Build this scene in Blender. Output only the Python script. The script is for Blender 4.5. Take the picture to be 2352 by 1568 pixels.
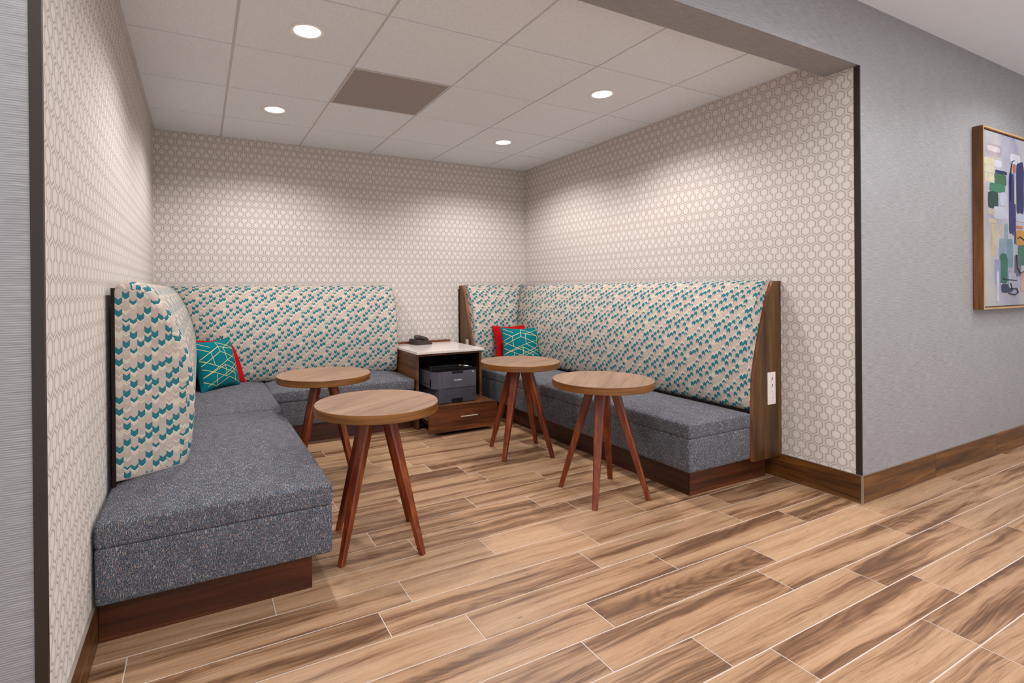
import bpy, bmesh, math, random
from mathutils import Vector, Matrix
random.seed(7)
sc = bpy.context.scene
for o in list(bpy.data.objects): bpy.data.objects.remove(o)
C = sc.collection
PI = math.pi
# room: x to the right along the back wall, y into the alcove, z up, metres
W, D, H = 3.3726, 3.150, 2.379          # alcove width, depth, ceiling height
HB, HT, HC = 2.291, 0.173, 2.625        # header underside, header thickness, corridor ceiling
BB = 0.150                              # baseboard height

# ---------------------------------------------------------------- camera
F, CX, CY = 1195.17, 1077.72, 666.07
cam = bpy.data.cameras.new('camera'); co = bpy.data.objects.new('camera', cam); C.objects.link(co)
yaw, pitch, roll = -0.4782, -0.0029, -0.0084
fw = Vector((-math.sin(yaw)*math.cos(pitch), math.cos(yaw)*math.cos(pitch), math.sin(pitch)))
r0 = Vector((math.cos(yaw), math.sin(yaw), 0)); u0 = r0.cross(fw)
rt = r0*math.cos(roll) + u0*math.sin(roll); up = rt.cross(fw)
m = Matrix((rt, up, -fw)).transposed().to_4x4(); m.translation = Vector((0.3093, -1.4719, 1.1428))
co.matrix_world = m
cam.sensor_fit = 'HORIZONTAL'; cam.sensor_width = 36; cam.lens = F/2352*36
cam.shift_x = (1176-CX)/2352; cam.shift_y = -(784-CY)/2352
cam.clip_start = 0.02; cam.clip_end = 60
sc.camera = co
# ---------------------------------------------------------------- world, exposure, lights
wd = bpy.data.worlds.new('world'); sc.world = wd; wd.use_nodes = True
bg = wd.node_tree.nodes['Background']; bg.inputs[0].default_value = (0.92, 0.95, 1.0, 1); bg.inputs[1].default_value = 0.95
sc.view_settings.view_transform = 'Standard'; sc.view_settings.look = 'None'
sc.view_settings.exposure = 0.05; sc.view_settings.gamma = 1; sc.view_settings.use_curve_mapping = False

def add_spot(name, loc, power, cone, blend, col, rad=0.055):
    l = bpy.data.lights.new(name, 'SPOT'); l.energy = power; l.spot_size = math.radians(cone); l.spot_blend = blend
    l.color = col; l.shadow_soft_size = rad
    o = bpy.data.objects.new(name, l); C.objects.link(o); o.location = loc
    return o
ALC = [(0.778, 1.095), (0.778, 2.310), (2.610, 1.095), (2.610, 2.315)]
COR = [(0.30, -0.80), (2.75, -0.80), (5.0, -0.74)]
ALC_W, COR_W = 70, 52
for x, y in ALC:
    add_spot('downlight_beam', (x, y, H-0.012), ALC_W, 150, 0.55, (1, 0.972, 0.962))
for x, y in COR:
    add_spot('downlight_beam', (x, y, HC-0.012), COR_W, 150, 0.5, (0.92, 0.96, 1.0))
for n_, (lx, ly, sx, sy, pw) in enumerate([(3.0, -2.0, 6.5, 2.2, 135)]):  # unseen area lamp added overhead as soft fill, not a real fixture
    l = bpy.data.lights.new('corridor_fill_light', 'AREA'); l.shape = 'RECTANGLE'; l.size = sx; l.size_y = sy; l.energy = pw; l.color = (0.95, 0.97, 1.0)
    o = bpy.data.objects.new('corridor_fill_light', l); C.objects.link(o); o.location = (lx, ly, HC-0.01)

# ---------------------------------------------------------------- node helpers
class N:
    """tiny expression builder on a node tree"""
    def __init__(s, name, rough=0.6, spec=0.5):
        s.m = bpy.data.materials.new(name); s.m.use_nodes = True; s.t = s.m.node_tree
        s.b = s.t.nodes['Principled BSDF']; s.b.inputs['Roughness'].default_value = rough
        s.b.inputs['Specular IOR Level'].default_value = spec
    def new(s, ty, **kw):
        n = s.t.nodes.new(ty)
        for k, v in kw.items(): setattr(n, k, v)
        return n
    def link(s, a, b): s.t.links.new(a, b)
    def setin(s, sock, v):
        if isinstance(v, (int, float)): sock.default_value = v
        elif isinstance(v, (tuple, list)):
            sock.default_value = tuple(v) if len(v) != 3 or sock.type != 'RGBA' else (*v, 1)
        else: s.link(v, sock)
    def ma(s, op, a, b=0.0, c=0.0):
        n = s.new('ShaderNodeMath', operation=op); s.setin(n.inputs[0], a); s.setin(n.inputs[1], b)
        if op in ('MULTIPLY_ADD', 'COMPARE', 'WRAP', 'SMOOTH_MIN', 'SMOOTH_MAX', 'PINGPONG'): s.setin(n.inputs[2], c)
        return n.outputs[0]
    def vm(s, op, a, b=(0, 0, 0)):
        n = s.new('ShaderNodeVectorMath', operation=op); s.setin(n.inputs[0], a); s.setin(n.inputs[1], b); return n.outputs[0]
    def mapr(s, v, a, b, c=0.0, d=1.0, smooth=False):
        n = s.new('ShaderNodeMapRange'); n.interpolation_type = 'SMOOTHSTEP' if smooth else 'LINEAR'
        s.setin(n.inputs[0], v)
        for i, q in enumerate((a, b, c, d)): n.inputs[i+1].default_value = q
        return n.outputs[0]
    def coord(s, kind='Object'): return s.new('ShaderNodeTexCoord').outputs[kind]
    def sep(s, v):
        n = s.new('ShaderNodeSeparateXYZ'); s.link(v, n.inputs[0]); return n.outputs
    def comb(s, x, y, z):
        n = s.new('ShaderNodeCombineXYZ'); s.setin(n.inputs[0], x); s.setin(n.inputs[1], y); s.setin(n.inputs[2], z); return n.outputs[0]
    def noise(s, v, scale, detail=2, rough=0.5, dist=0.0):
        n = s.new('ShaderNodeTexNoise'); s.link(v, n.inputs['Vector']); n.inputs['Scale'].default_value = scale
        n.inputs['Detail'].default_value = detail; n.inputs['Roughness'].default_value = rough; n.inputs['Distortion'].default_value = dist
        return n.outputs['Fac']
    def ramp(s, f, stops, const=False):
        n = s.new('ShaderNodeValToRGB'); r = n.color_ramp
        if const: r.interpolation = 'CONSTANT'
        while len(r.elements) > 1: r.elements.remove(r.elements[-1])
        r.elements[0].position = stops[0][0]; r.elements[0].color = (*lin(stops[0][1]), 1)
        for p, c in stops[1:]:
            e = r.elements.new(p); e.color = (*lin(c), 1)
        s.setin(n.inputs[0], f); return n.outputs[0]
    def mix(s, f, a, b, mode='MIX'):
        n = s.new('ShaderNodeMix', data_type='RGBA', blend_type=mode)
        s.setin(n.inputs[0], f); s.setin(n.inputs[6], a); s.setin(n.inputs[7], b); return n.outputs[2]
    def bump(s, h, strength=0.2, dist=0.002):
        n = s.new('ShaderNodeBump'); n.inputs['Strength'].default_value = strength; n.inputs['Distance'].default_value = dist
        s.link(h, n.inputs['Height']); s.link(n.outputs[0], s.b.inputs['Normal'])
    def col(s, c): s.setin(s.b.inputs['Base Color'], c)
def lin(c):
    return tuple(((v/255)/12.92 if v/255 <= 0.04045 else ((v/255+0.055)/1.055)**2.4) for v in c)

# ---------------------------------------------------------------- materials
def plain(name, rgb, rough=0.6, metal=0.0, spec=0.5, bumpy=0.0, bscale=300, var=0.06):
    n = N(name, rough, spec); co_ = n.coord()
    f = n.noise(co_, 9, 3)
    n.col(n.mix(n.mapr(f, 0.3, 0.7), tuple(v*(1-var) for v in lin(rgb)), tuple(min(1, v*(1+var)) for v in lin(rgb))))
    n.b.inputs['Metallic'].default_value = metal
    if bumpy: n.bump(n.noise(co_, bscale, 2), bumpy, 0.001)
    return n.m

def hex_wallpaper(name, axis, dz=0.0, dx=0.0):
    n = N(name, 0.75, 0.25); xyz = n.sep(n.coord())
    P, T = 0.0607, 0.2240; c, a = 0.0508, 0.0358; r = 0.0228; g = P/2-r; hw = 0.0027; sq = 0.985
    hx = n.ma('ADD', xyz[axis], dx - 0.032 + 40*P); zz = n.ma('ADD', xyz[2], dz + 20*T - 2.075)
    zz = n.ma('MULTIPLY', zz, 1.0)
    q = n.ma('FLOOR', n.ma('DIVIDE', zz, T)); par = n.ma('FLOORED_MODULO', q, 2.0)
    zl = n.ma('SUBTRACT', zz, n.ma('MULTIPLY', q, T))            # 0 .. T going up from an isolated row
    x0 = n.ma('ADD', hx, n.ma('MULTIPLY', par, P/2))
    # rows going UP from isolated row: iso 0, bottom c, top c+a, bottom 2c+a, top 2c+2a, iso T
    rows = [(0, 0, 0), (c, 1, 1), (c+a, 0, -1), (2*c+a, 1, 1), (2*c+2*a, 0, -1), (T, 1, 0)]
    out = None; inner = None
    xs = {}
    for k in (0, 1):
        xm = n.ma('FLOORED_MODULO', n.ma('ADD', x0, k*P/2 + P/2), P)
        xs[k] = n.ma('ABSOLUTE', n.ma('SUBTRACT', xm, P/2))
    for zc, k, side in rows:
        dzv = n.ma('SUBTRACT', zl, zc); az = n.ma('MULTIPLY', n.ma('ABSOLUTE', dzv), sq)
        h = n.ma('MAXIMUM', xs[k], n.ma('MULTIPLY_ADD', xs[k], 0.5, n.ma('MULTIPLY', az, 0.866)))
        band = n.mapr(n.ma('ABSOLUTE', n.ma('SUBTRACT', h, r)), hw*0.45, hw*1.45, 1, 0, True)
        if side:
            chan = n.mapr(xs[k], g-0.0014, g+0.0004, 1, 0)
            s_ = n.ma('GREATER_THAN', n.ma('MULTIPLY', dzv, side), 0.0)
            band = n.ma('MULTIPLY', band, n.ma('SUBTRACT', 1.0, n.ma('MULTIPLY', chan, s_)))
        ins = n.mapr(h, r*0.35, r*0.95, 1, 0, True)
        out = band if out is None else n.ma('MAXIMUM', out, band)
        inner = ins if inner is None else n.ma('MAXIMUM', inner, ins)
    base = n.mix(inner, lin((204, 195, 187)), lin((212, 204, 198)))
    var = n.noise(n.coord(), 60, 2); base = n.mix(n.mapr(var, 0.35, 0.65, 0.0, 0.35), base, lin((206, 194, 188)))
    n.col(n.mix(out, base, lin((168, 156, 148))))
    return n.m
M = {}
M['hex_x'] = hex_wallpaper('hexagon_wallpaper_back', 0)
M['hex_yr'] = hex_wallpaper('hexagon_wallpaper_right', 1, 0.0, 0.0)
M['hex_yl'] = hex_wallpaper('hexagon_wallpaper_left', 1, 0.03, 0.012)

def grasscloth(name, c1, c2):
    n = N(name, 0.5, 0.35); p = n.coord(); xyz = n.sep(p)
    wob = n.ma('MULTIPLY', n.noise(n.vm('MULTIPLY', p, (6, 6, 1)), 1.0, 2), 0.003)
    z = n.ma('ADD', xyz[2], wob)
    rib = n.ma('SINE', n.ma('MULTIPLY', n.ma('ADD', z, n.ma('MULTIPLY', xyz[1], 1.0)), 2*PI/0.0052))
    ln = n.noise(n.comb(n.ma('MULTIPLY', xyz[0], 14.0), 0.0, n.ma('MULTIPLY', n.ma('ADD', xyz[1], xyz[2]), 380.0)), 1.0, 3, 0.6)
    f = n.ma('ADD', n.ma('MULTIPLY', rib, 0.16), n.mapr(ln, 0.3, 0.7))
    f = n.ma('ADD', f, n.mapr(n.noise(p, 5, 2), 0.3, 0.7, -0.05, 0.05))
    n.col(n.mix(f, lin(c1), lin(c2)))
    n.bump(n.ma('ADD', rib, ln), 0.3, 0.001)
    return n.m
M['grass'] = grasscloth('ribbed_grasscloth', (128, 123, 123), (160, 156, 157))
M['ceil_paint'] = plain('ceiling_paint', (206, 204, 202), 0.8, bumpy=0.05, var=0.01)

def ceiling_tile_mat():
    n = N('mineral_ceiling_tile', 0.9, 0.2); p = n.coord(); oi = n.new('ShaderNodeObjectInfo').outputs['Random']
    q = n.vm('ADD', p, n.comb(n.ma('MULTIPLY', oi, 31.0), 0.0, 0.0))
    f = n.noise(q, 210, 3, 0.7); c = n.mix(n.mapr(f, 0.35, 0.62), lin((216, 220, 226)), lin((234, 238, 244)))
    n.col(n.mix(n.mapr(oi, 0, 1, 0.0, 0.10), c, lin((212, 206, 204))))
    n.bump(f, 0.35, 0.001); return n.m
M['ctile'] = ceiling_tile_mat()
M['tbar'] = plain('white_grid_metal', (204, 200, 198), 0.6)
def vent_mat():
    n = N('perforated_grille', 0.5, 0.4); xyz = n.sep(n.coord()); s = 0.0078
    u = n.ma('ADD', xyz[0], xyz[1]); v = n.ma('SUBTRACT', xyz[0], xyz[1])
    def cell(w): return n.ma('POWER', n.ma('ABSOLUTE', n.ma('SINE', n.ma('MULTIPLY', w, PI/s))), 2)
    f = n.ma('MULTIPLY', cell(u), cell(v))
    n.col(n.mix(n.mapr(f, 0.10, 0.32, 0, 1, True), lin((186, 174, 166)), lin((62, 54, 50)))); n.bump(n.mapr(f, 0.1, 0.3, 1, 0), 0.3, 0.001); return n.m
M['vent'] = vent_mat()

def wood(name, c_dark, c_mid, c_light, sx=1.5, sy=14, axis=0, rough=0.4, grain=0.55, perobj=True, spec=0.5, rings=0.4, coat=0.0, band=False):
    """grain along `axis` of the object"""
    n = N(name, rough, spec); p = n.coord()
    if perobj:
        oi = n.new('ShaderNodeObjectInfo').outputs['Random']; p = n.vm('ADD', p, n.comb(n.ma('MULTIPLY', oi, 57.3), n.ma('MULTIPLY', oi, 91.7), n.ma('MULTIPLY', oi, 13.1)))
    sca = [sy, sy, sy]; sca[axis] = sx
    fs = [sy*14]*3; fs[axis] = sx*4
    if band: sca = [sx, sx, sy]; fs = [sx*4, sx*4, sy*5]
    broad = n.noise(n.vm('MULTIPLY', p, tuple(sca)), 1.0, 4, 0.55, 0.4)
    fine = n.noise(n.vm('MULTIPLY', p, tuple(fs)), 1.0, 3, 0.6)
    rsc = [v*0.35 for v in sca]
    ring = n.noise(n.vm('MULTIPLY', p, tuple(rsc)), 1.0, 2, 0.5, 0.3)
    rr = n.ma('POWER', n.ma('ABSOLUTE', n.ma('SINE', n.ma('MULTIPLY', ring, 60.0))), 1.5)
    c = n.ramp(broad, [(0.30, c_dark), (0.50, c_mid), (0.68, c_light)])
    c = n.mix(n.ma('MULTIPLY', n.mapr(fine, 0.50, 0.70), grain), c, lin(c_dark))
    c = n.mix(n.ma('MULTIPLY', rr, rings*0.5), c, lin(c_dark))
    ms = [sy*5]*3; ms[axis] = sx*1.5; ms = [sx*2, sx*2, sy*3] if band else ms; mid = n.noise(n.vm('MULTIPLY', p, tuple(ms)), 1.0, 5, 0.75)
    c = n.mix(n.ma('MULTIPLY', n.mapr(mid, 0.50, 0.62), min(0.9, grain*1.1)), c, lin(tuple(v*0.8 for v in c_dark)))
    n.col(c); n.bump(fine, 0.08, 0.001)
    if coat: n.b.inputs['Coat Weight'].default_value = coat; n.b.inputs['Coat Roughness'].default_value = 0.25
    return n.m

def floor_tile_mat():
    n = N('wood_look_porcelain', 0.42, 0.45); p0 = n.coord(); oi = n.new('ShaderNodeObjectInfo').outputs['Random']
    p = n.vm('ADD', p0, n.comb(n.ma('MULTIPLY', oi, 157.3), n.ma('MULTIPLY', oi, 91.7), 0.0))
    r2 = n.ma('FRACT', n.ma('MULTIPLY', oi, 17.77)); r3 = n.ma('FRACT', n.ma('MULTIPLY', oi, 53.13))
    wv = n.noise(n.vm('MULTIPLY', p, (1.6, 5.0, 1)), 1.0, 2, 0.5)
    p = n.vm('ADD', p, n.comb(0.0, n.mapr(wv, 0.3, 0.7, -0.012, 0.012), 0.0))      # wandering grain
    broad = n.noise(n.vm('MULTIPLY', p, (0.8, 16, 1)), 1.0, 5, 0.60)
    streak = n.noise(n.vm('MULTIPLY', p, (2.0, 110, 1)), 1.0, 6, 0.75)
    fine = n.noise(n.vm('MULTIPLY', p, (14, 500, 1)), 1.0, 4, 0.75)
    fld = n.noise(n.vm('MULTIPLY', p, (0.75, 4.6, 1)), 1.0, 1, 0.35, 0.2)
    ring = n.ma('POWER', n.ma('ABSOLUTE', n.ma('SINE', n.ma('ADD', n.ma('MULTIPLY', fld, 95.0), n.ma('MULTIPLY', streak, 3.5)))), 3.0)
    b = n.ma('ADD', broad, n.mapr(r2, 0, 1, -0.045, 0.10))
    c = n.ramp(b, [(0.34, (108, 76, 50)), (0.43, (142, 102, 70)), (0.50, (170, 131, 97)), (0.64, (186, 149, 115))])
    dk = n.ma('MULTIPLY', n.mapr(streak, 0.47, 0.66), n.mapr(b, 0.36, 0.58, 0.95, 0.30))
    c = n.mix(dk, c, lin((88, 60, 44)))
    hair = n.noise(n.vm('MULTIPLY', n.vm('ADD', p, (3.3, 1.7, 0)), (3.5, 270, 1)), 1.0, 3, 0.6)
    c = n.mix(n.ma('MULTIPLY', n.mapr(hair, 0.57, 0.64), n.mapr(broad, 0.40, 0.60, 0.75, 0.25)), c, lin((86, 58, 38)))
    rm = n.ma('MULTIPLY', ring, n.mapr(b, 0.42, 0.52, 0.70, 0.04))
    c = n.mix(rm, c, lin((84, 56, 38)))
    c = n.mix(n.ma('MULTIPLY', n.mapr(fine, 0.42, 0.62), 0.28), c, lin((108, 76, 54)))
    kn = n.noise(n.vm('MULTIPLY', p, (9, 42, 1)), 1.0, 4, 0.65); kn = n.ma('MULTIPLY', n.mapr(kn, 0.66, 0.74), 0.7)
    c = n.mix(kn, c, lin((70, 46, 34)))
    hsv = n.new('ShaderNodeHueSaturation'); n.link(c, hsv.inputs['Color']); n.link(n.mapr(r3, 0, 1, 0.90, 1.08), hsv.inputs['Value'])
    hsv.inputs['Saturation'].default_value = 1.0
    n.col(hsv.outputs[0]); n.bump(streak, 0.10, 0.001); return n.m
M['ftile'] = floor_tile_mat()
M['grout'] = plain('pale_grout', (196, 180, 168), 0.9, bumpy=0.3)
M['base_wood'] = wood('baseboard_wood_tile', (54, 28, 8), (104, 62, 22), (138, 90, 38), 1.6, 24, 0, 0.35, 0.6, rings=0.5)
M['base_wood_y'] = wood('baseboard_wood_tile_y', (54, 28, 8), (104, 62, 22), (138, 90, 38), 1.6, 24, 1, 0.35, 0.6, rings=0.5)
M['plinth_x'] = wood('walnut_plinth', (38, 14, 5), (76, 33, 14), (108, 54, 24), 1.2, 18, 0, 0.35, 0.4, rings=0.2)
M['plinth_y'] = wood('walnut_plinth_y', (34, 13, 6), (62, 26, 12), (86, 40, 18), 1.2, 18, 1, 0.35, 0.4, rings=0.2)
M['walnut_z'] = wood('walnut_panel', (56, 33, 10), (92, 59, 22), (114, 77, 32), 1.4, 16, 2, 0.4, 0.5, rings=0.25)
M['walnut_x'] = wood('walnut_drawer', (62, 28, 10), (108, 56, 24), (134, 76, 36), 1.4, 16, 0, 0.38, 0.5, rings=0.35)
M['walnut_y'] = wood('walnut_side', (62, 36, 16), (104, 64, 32), (126, 82, 44), 1.4, 14, 1, 0.38, 0.5, rings=0.35)
M['panel_edge'] = wood('walnut_edge_band', (100, 58, 36), (136, 84, 58), (158, 104, 76), 1.4, 16, 2, 0.35, 0.3, rings=0.1)
M['oak_top'] = wood('oak_laminate_top', (122, 92, 70), (146, 112, 88), (158, 124, 100), 1.6, 12, 0, 0.42, 0.5, rings=0.35)
M['oak_edge'] = wood('oak_edge_band', (84, 46, 10), (124, 76, 26), (142, 92, 36), 2, 90, 0, 0.4, 0.5, rings=0.0, band=True)
M['leg'] = wood('cherry_stained_leg', (76, 24, 6), (120, 48, 14), (146, 72, 24), 2, 30, 2, 0.35, 0.3, rings=0.1, coat=0.12)

# teal and cream chevron upholstery, drawn in uv metres: one repeat is 8 columns x 0.195 m with a half drop
def chevron_mat(name, flip):
    n = N(name, 0.85, 0.2); uv = n.new('ShaderNodeUVMap'); uv.uv_map = 'UVMap'; s = n.sep(uv.outputs[0])
    cw, rep = 0.0230, 0.195
    u = n.ma('DIVIDE', s[0], cw); v = s[1] if not flip else n.ma('MULTIPLY', s[1], -1.0)
    ci = n.ma('FLOOR', u); fr = n.ma('SUBTRACT', u, ci)
    block = n.ma('FLOOR', n.ma('DIVIDE', ci, 8.0)); cm = n.ma('FLOORED_MODULO', ci, 8.0)
    drop = n.ma('MULTIPLY', n.ma('FLOORED_MODULO', block, 2.0), 0.5)
    vee = n.ma('MULTIPLY', n.ma('ABSOLUTE', n.ma('SUBTRACT', fr, 0.5)), 0.95*cw)   # ends of the V sit higher
    yd = n.ma('SUBTRACT', vee, v)                                # distance downwards
    t = n.ma('FRACT', n.ma('ADD', n.ma('ADD', n.ma('DIVIDE', yd, rep), drop), 100.0))
    TEAL, WH, CR, TA, TB = (0, 106, 118), (216, 206, 192), (202, 190, 174), (184, 168, 157), (177, 160, 149)
    cols = [  # (centre, half) of teal; cream bands; by 475ths
        ([(458, 13), (533, 33), (688, 33)], [(592, 12), (850, 20)]),
        ([(466, 22), (605, 33), (757, 18)], [(505, 20), (795, 22)]),
        ([(428, 33), (692, 30)], [(640, 14), (785, 8)]),
        ([(840, 33), (560, 33), (648, 33)], [(404, 24), (700, 22), (888, 12)]),
        ([(462, 30), (605, 33), (757, 18)], [(507, 20), (797, 20)]),
        ([(430, 30), (692, 30)], [(474, 18), (735, 18)]),
        ([(400, 33), (552, 33), (643, 33)], [(690, 26), (784, 8), (830, 14)]),
        ([(508, 33), (620, 33)], [(356, 38), (668, 22), (750, 10)]),
    ]
    ramps = []
    for k, (te, cr) in enumerate(cols):
        K = 36; bg_ = TA if k % 2 else TB
        ev = [0]*475
        for c_, h_ in [(c_, max(6, round(h_*0.8))) for c_, h_ in cr]:
            for y in range(c_-h_, c_+h_): ev[y % 475] = 2
        te = [(c_, max(8, round(h_*0.87))) for c_, h_ in te]
        for c_, h_ in te:
            for y in range(c_-h_, c_+h_): ev[y % 475] = 3
        for c_, h_ in te:
            for y in range(c_+h_, c_+h_+9):
                if ev[y % 475] != 3: ev[y % 475] = 4
        # alternate taupe patches
        for y in range(475):
            if ev[y] == 0 and ((y//79 + k*3) % 3 == 0): ev[y] = 1
        pal = {0: bg_, 1: (179, 162, 151) if k % 2 else (185, 169, 157), 2: CR, 3: TEAL, 4: WH}
        st = [(0.0, pal[ev[0]])]; n_ = 1
        for y in range(1, 475):
            if ev[y] != ev[y-1]: st.append((y/475, pal[ev[y]]))
        st = st[:32]
        ramps.append(n.ramp(t, st, True))
    c = ramps[0]
    for k in range(1, 8): c = n.mix(n.ma('GREATER_THAN', cm, k-0.5), c, ramps[k])
    we = n.noise(n.vm('MULTIPLY', uv.outputs[0], (900, 500, 1)), 1.0, 2)
    c = n.mix(n.mapr(we, 0.3, 0.7, 0.0, 0.14), c, lin((150, 130, 118)))
    n.col(c); n.bump(we, 0.25, 0.0008)
    return n.m
M['chev_dn'] = chevron_mat('chevron_fabric_down', False)
M['chev_up'] = chevron_mat('chevron_fabric_up', True)

def tweed_mat():
    n = N('grey_tweed', 0.9, 0.15); uv = n.new('ShaderNodeUVMap'); uv.uv_map = 'UVMap'; p = uv.outputs[0]
    a = n.noise(n.vm('MULTIPLY', p, (560, 210, 1)), 1.0, 2, 0.7)
    b = n.noise(n.vm('MULTIPLY', p, (190, 640, 1)), 1.0, 2, 0.7)
    d = n.noise(n.vm('MULTIPLY', n.vm('ADD', p, (7.3, 3.1, 0)), (480, 60, 1)), 1.0, 2, 0.6)
    e = n.noise(n.vm('MULTIPLY', n.vm('ADD', p, (17.3, 9.1, 0)), (60, 400, 1)), 1.0, 2, 0.6)
    big = n.noise(n.vm('MULTIPLY', p, (26, 12, 1)), 1.0, 3, 0.6)
    c = n.ramp(a, [(0.38, (38, 37, 42)), (0.50, (80, 85, 96)), (0.62, (140, 146, 156))])
    c = n.mix(n.ma('MULTIPLY', n.mapr(b, 0.50, 0.62), 0.70), c, lin((34, 30, 32)))
    c = n.mix(n.ma('MULTIPLY', n.mapr(d, 0.58, 0.66), 0.85), c, lin((196, 180, 166)))
    c = n.mix(n.ma('MULTIPLY', n.mapr(e, 0.60, 0.68), 0.75), c, lin((40, 108, 124)))
    g = n.noise(n.vm('MULTIPLY', n.vm('ADD', p, (1.3, 29.1, 0)), (420, 75, 1)), 1.0, 1)
    c = n.mix(n.ma('MULTIPLY', n.mapr(g, 0.62, 0.70), 0.75), c, lin((160, 104, 78)))
    h = n.new('ShaderNodeHueSaturation'); n.link(c, h.inputs['Color']); n.link(n.mapr(big, 0.3, 0.7, 0.82, 1.16), h.inputs['Value']); c = h.outputs[0]
    n.col(c); n.bump(n.ma('ADD', a, b), 0.8, 0.002)
    return n.m
M['tweed'] = tweed_mat()
M['teal'] = plain('teal_linen', (0, 100, 108), 0.9, spec=0.15, bumpy=0.5, bscale=700, var=0.12)
M['red'] = plain('red_felt', (166, 6, 12), 0.9, spec=0.15, bumpy=0.4, bscale=500, var=0.08)
M['gold'] = plain('champagne_thread', (206, 192, 132), 0.6)
M['bronze'] = plain('dark_bronze_trim', (44, 33, 26), 0.4, spec=0.4)
M['alu'] = plain('satin_aluminium', (176, 166, 156), 0.35, metal=0.8)
M['steel'] = plain('brushed_nickel', (214, 206, 190), 0.3, metal=0.9)
M['white_plastic'] = plain('white_plastic', (228, 216, 208), 0.35)
M['slot'] = plain('dark_slot', (30, 26, 26), 0.5)
M['black'] = plain('black_plastic', (22, 20, 22), 0.35)
M['blackgloss'] = plain('glossy_black', (16, 15, 17), 0.2)
M['printer'] = plain('charcoal_plastic', (84, 82, 92), 0.45)
M['printer2'] = plain('dark_charcoal_plastic', (72, 70, 80), 0.45)
M['phone'] = plain('phone_plastic', (52, 42, 38), 0.4)
M['darkwood'] = plain('dark_back_board', (30, 16, 8), 0.7, spec=0.2)
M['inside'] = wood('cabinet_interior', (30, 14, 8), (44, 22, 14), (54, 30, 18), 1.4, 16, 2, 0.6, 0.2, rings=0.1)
M['label'] = plain('pale_print', (206, 204, 208), 0.5)
def quartz():
    n = N('white_quartz', 0.16, 0.5); p = n.coord(); f = n.noise(p, 260, 2, 0.6)
    n.col(n.ramp(f, [(0.34, (190, 176, 168)), (0.46, (222, 210, 202)), (0.7, (232, 222, 214))])); return n.m
M['quartz'] = quartz()
def emit(name, col, st):
    n = N(name); n.b.inputs['Emission Color'].default_value = (*col, 1); n.b.inputs['Emission Strength'].default_value = st
    n.b.inputs['Base Color'].default_value = (0.8, 0.8, 0.8, 1); return n.m
M['lens'] = emit('lit_downlight_lens', (1, 0.96, 0.92), 6.0)
M['reflector'] = plain('white_reflector', (236, 232, 228), 0.3)

# ---------------------------------------------------------------- object helpers
def obj(name, bm, mats, parent=None, loc=None, smooth=False):
    me = bpy.data.meshes.new(name); bm.normal_update(); bm.to_mesh(me); bm.free()
    for m_ in (mats if isinstance(mats, (list, tuple)) else [mats]): me.materials.append(m_)
    if smooth:
        for p in me.polygons: p.use_smooth = True
    o = bpy.data.objects.new(name, me); C.objects.link(o)
    if parent: o.parent = parent
    if loc: o.location = loc
    return o
def tag(o, label, cat, group=None):
    o['label'] = label; o['category'] = cat
    if group: o['group'] = group
    return o
def thing(name, label, cat, loc=(0, 0, 0), rz=0, group=None):
    o = bpy.data.objects.new(name, None); C.objects.link(o); o.location = loc; o.rotation_euler = (0, 0, rz)
    o.empty_display_size = 0.1
    return tag(o, label, cat, group)
def struct(o): o['kind'] = 'structure'; return o
def copy_tree(o, parent=None):
    c = o.copy(); C.objects.link(c); c.parent = parent
    for ch in [q for q in bpy.data.objects if q.parent is o]: copy_tree(ch, c)
    return c
def box(bm, x0, x1, y0, y1, z0, z1, mat=0, bev=0.0):
    v = [bm.verts.new(p) for p in ((x0,y0,z0),(x1,y0,z0),(x1,y1,z0),(x0,y1,z0),(x0,y0,z1),(x1,y0,z1),(x1,y1,z1),(x0,y1,z1))]
    fs = [bm.faces.new([v[i] for i in q]) for q in ((0,3,2,1),(4,5,6,7),(0,1,5,4),(1,2,6,5),(2,3,7,6),(3,0,4,7))]
    for f in fs: f.material_index = mat
    if bev:
        es = list({e for f in fs for e in f.edges})
        bmesh.ops.bevel(bm, geom=es, offset=bev, segments=2, profile=0.5, affect='EDGES', material=-1)
    return fs
def bx(*a, mat=0, bev=0.0):
    bm = bmesh.new(); box(bm, *a, mat=mat, bev=bev); return bm
def prism(bm, pts, axis, a0, a1, mat=0):
    """polygon pts (p,q) extruded along axis 0/1/2"""
    def mk(p, q, s): return [(s, p, q), (p, s, q), (p, q, s)][axis]
    A = [bm.verts.new(mk(p, q, a0)) for p, q in pts]; B = [bm.verts.new(mk(p, q, a1)) for p, q in pts]
    n_ = len(pts); fs = []
    for i in range(n_): fs.append(bm.faces.new((A[i], A[(i+1) % n_], B[(i+1) % n_], B[i])))
    fs.append(bm.faces.new(A[::-1])); fs.append(bm.faces.new(B))
    for f in fs: f.material_index = mat
    bmesh.ops.recalc_face_normals(bm, faces=fs)
    return fs
def tube(bm, pts, r, seg=10, mat=0):
    rings = []
    for i, p in enumerate(pts):
        p = Vector(p); d = (Vector(pts[min(i+1, len(pts)-1)])-Vector(pts[max(i-1, 0)])).normalized()
        a = d.orthogonal().normalized(); b = d.cross(a)
        if rings: # keep frames aligned
            a = (pa - d*pa.dot(d)).normalized(); b = d.cross(a)
        pa = a
        rr = r if isinstance(r, (int, float)) else r[i]
        rings.append([bm.verts.new(p+(a*math.cos(t)+b*math.sin(t))*rr) for t in [2*PI*k/seg for k in range(seg)]])
    for A, B in zip(rings, rings[1:]):
        for k in range(seg): bm.faces.new((A[k], A[(k+1) % seg], B[(k+1) % seg], B[k])).material_index = mat
    bm.faces.new(rings[0][::-1]).material_index = mat; bm.faces.new(rings[-1]).material_index = mat
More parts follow.
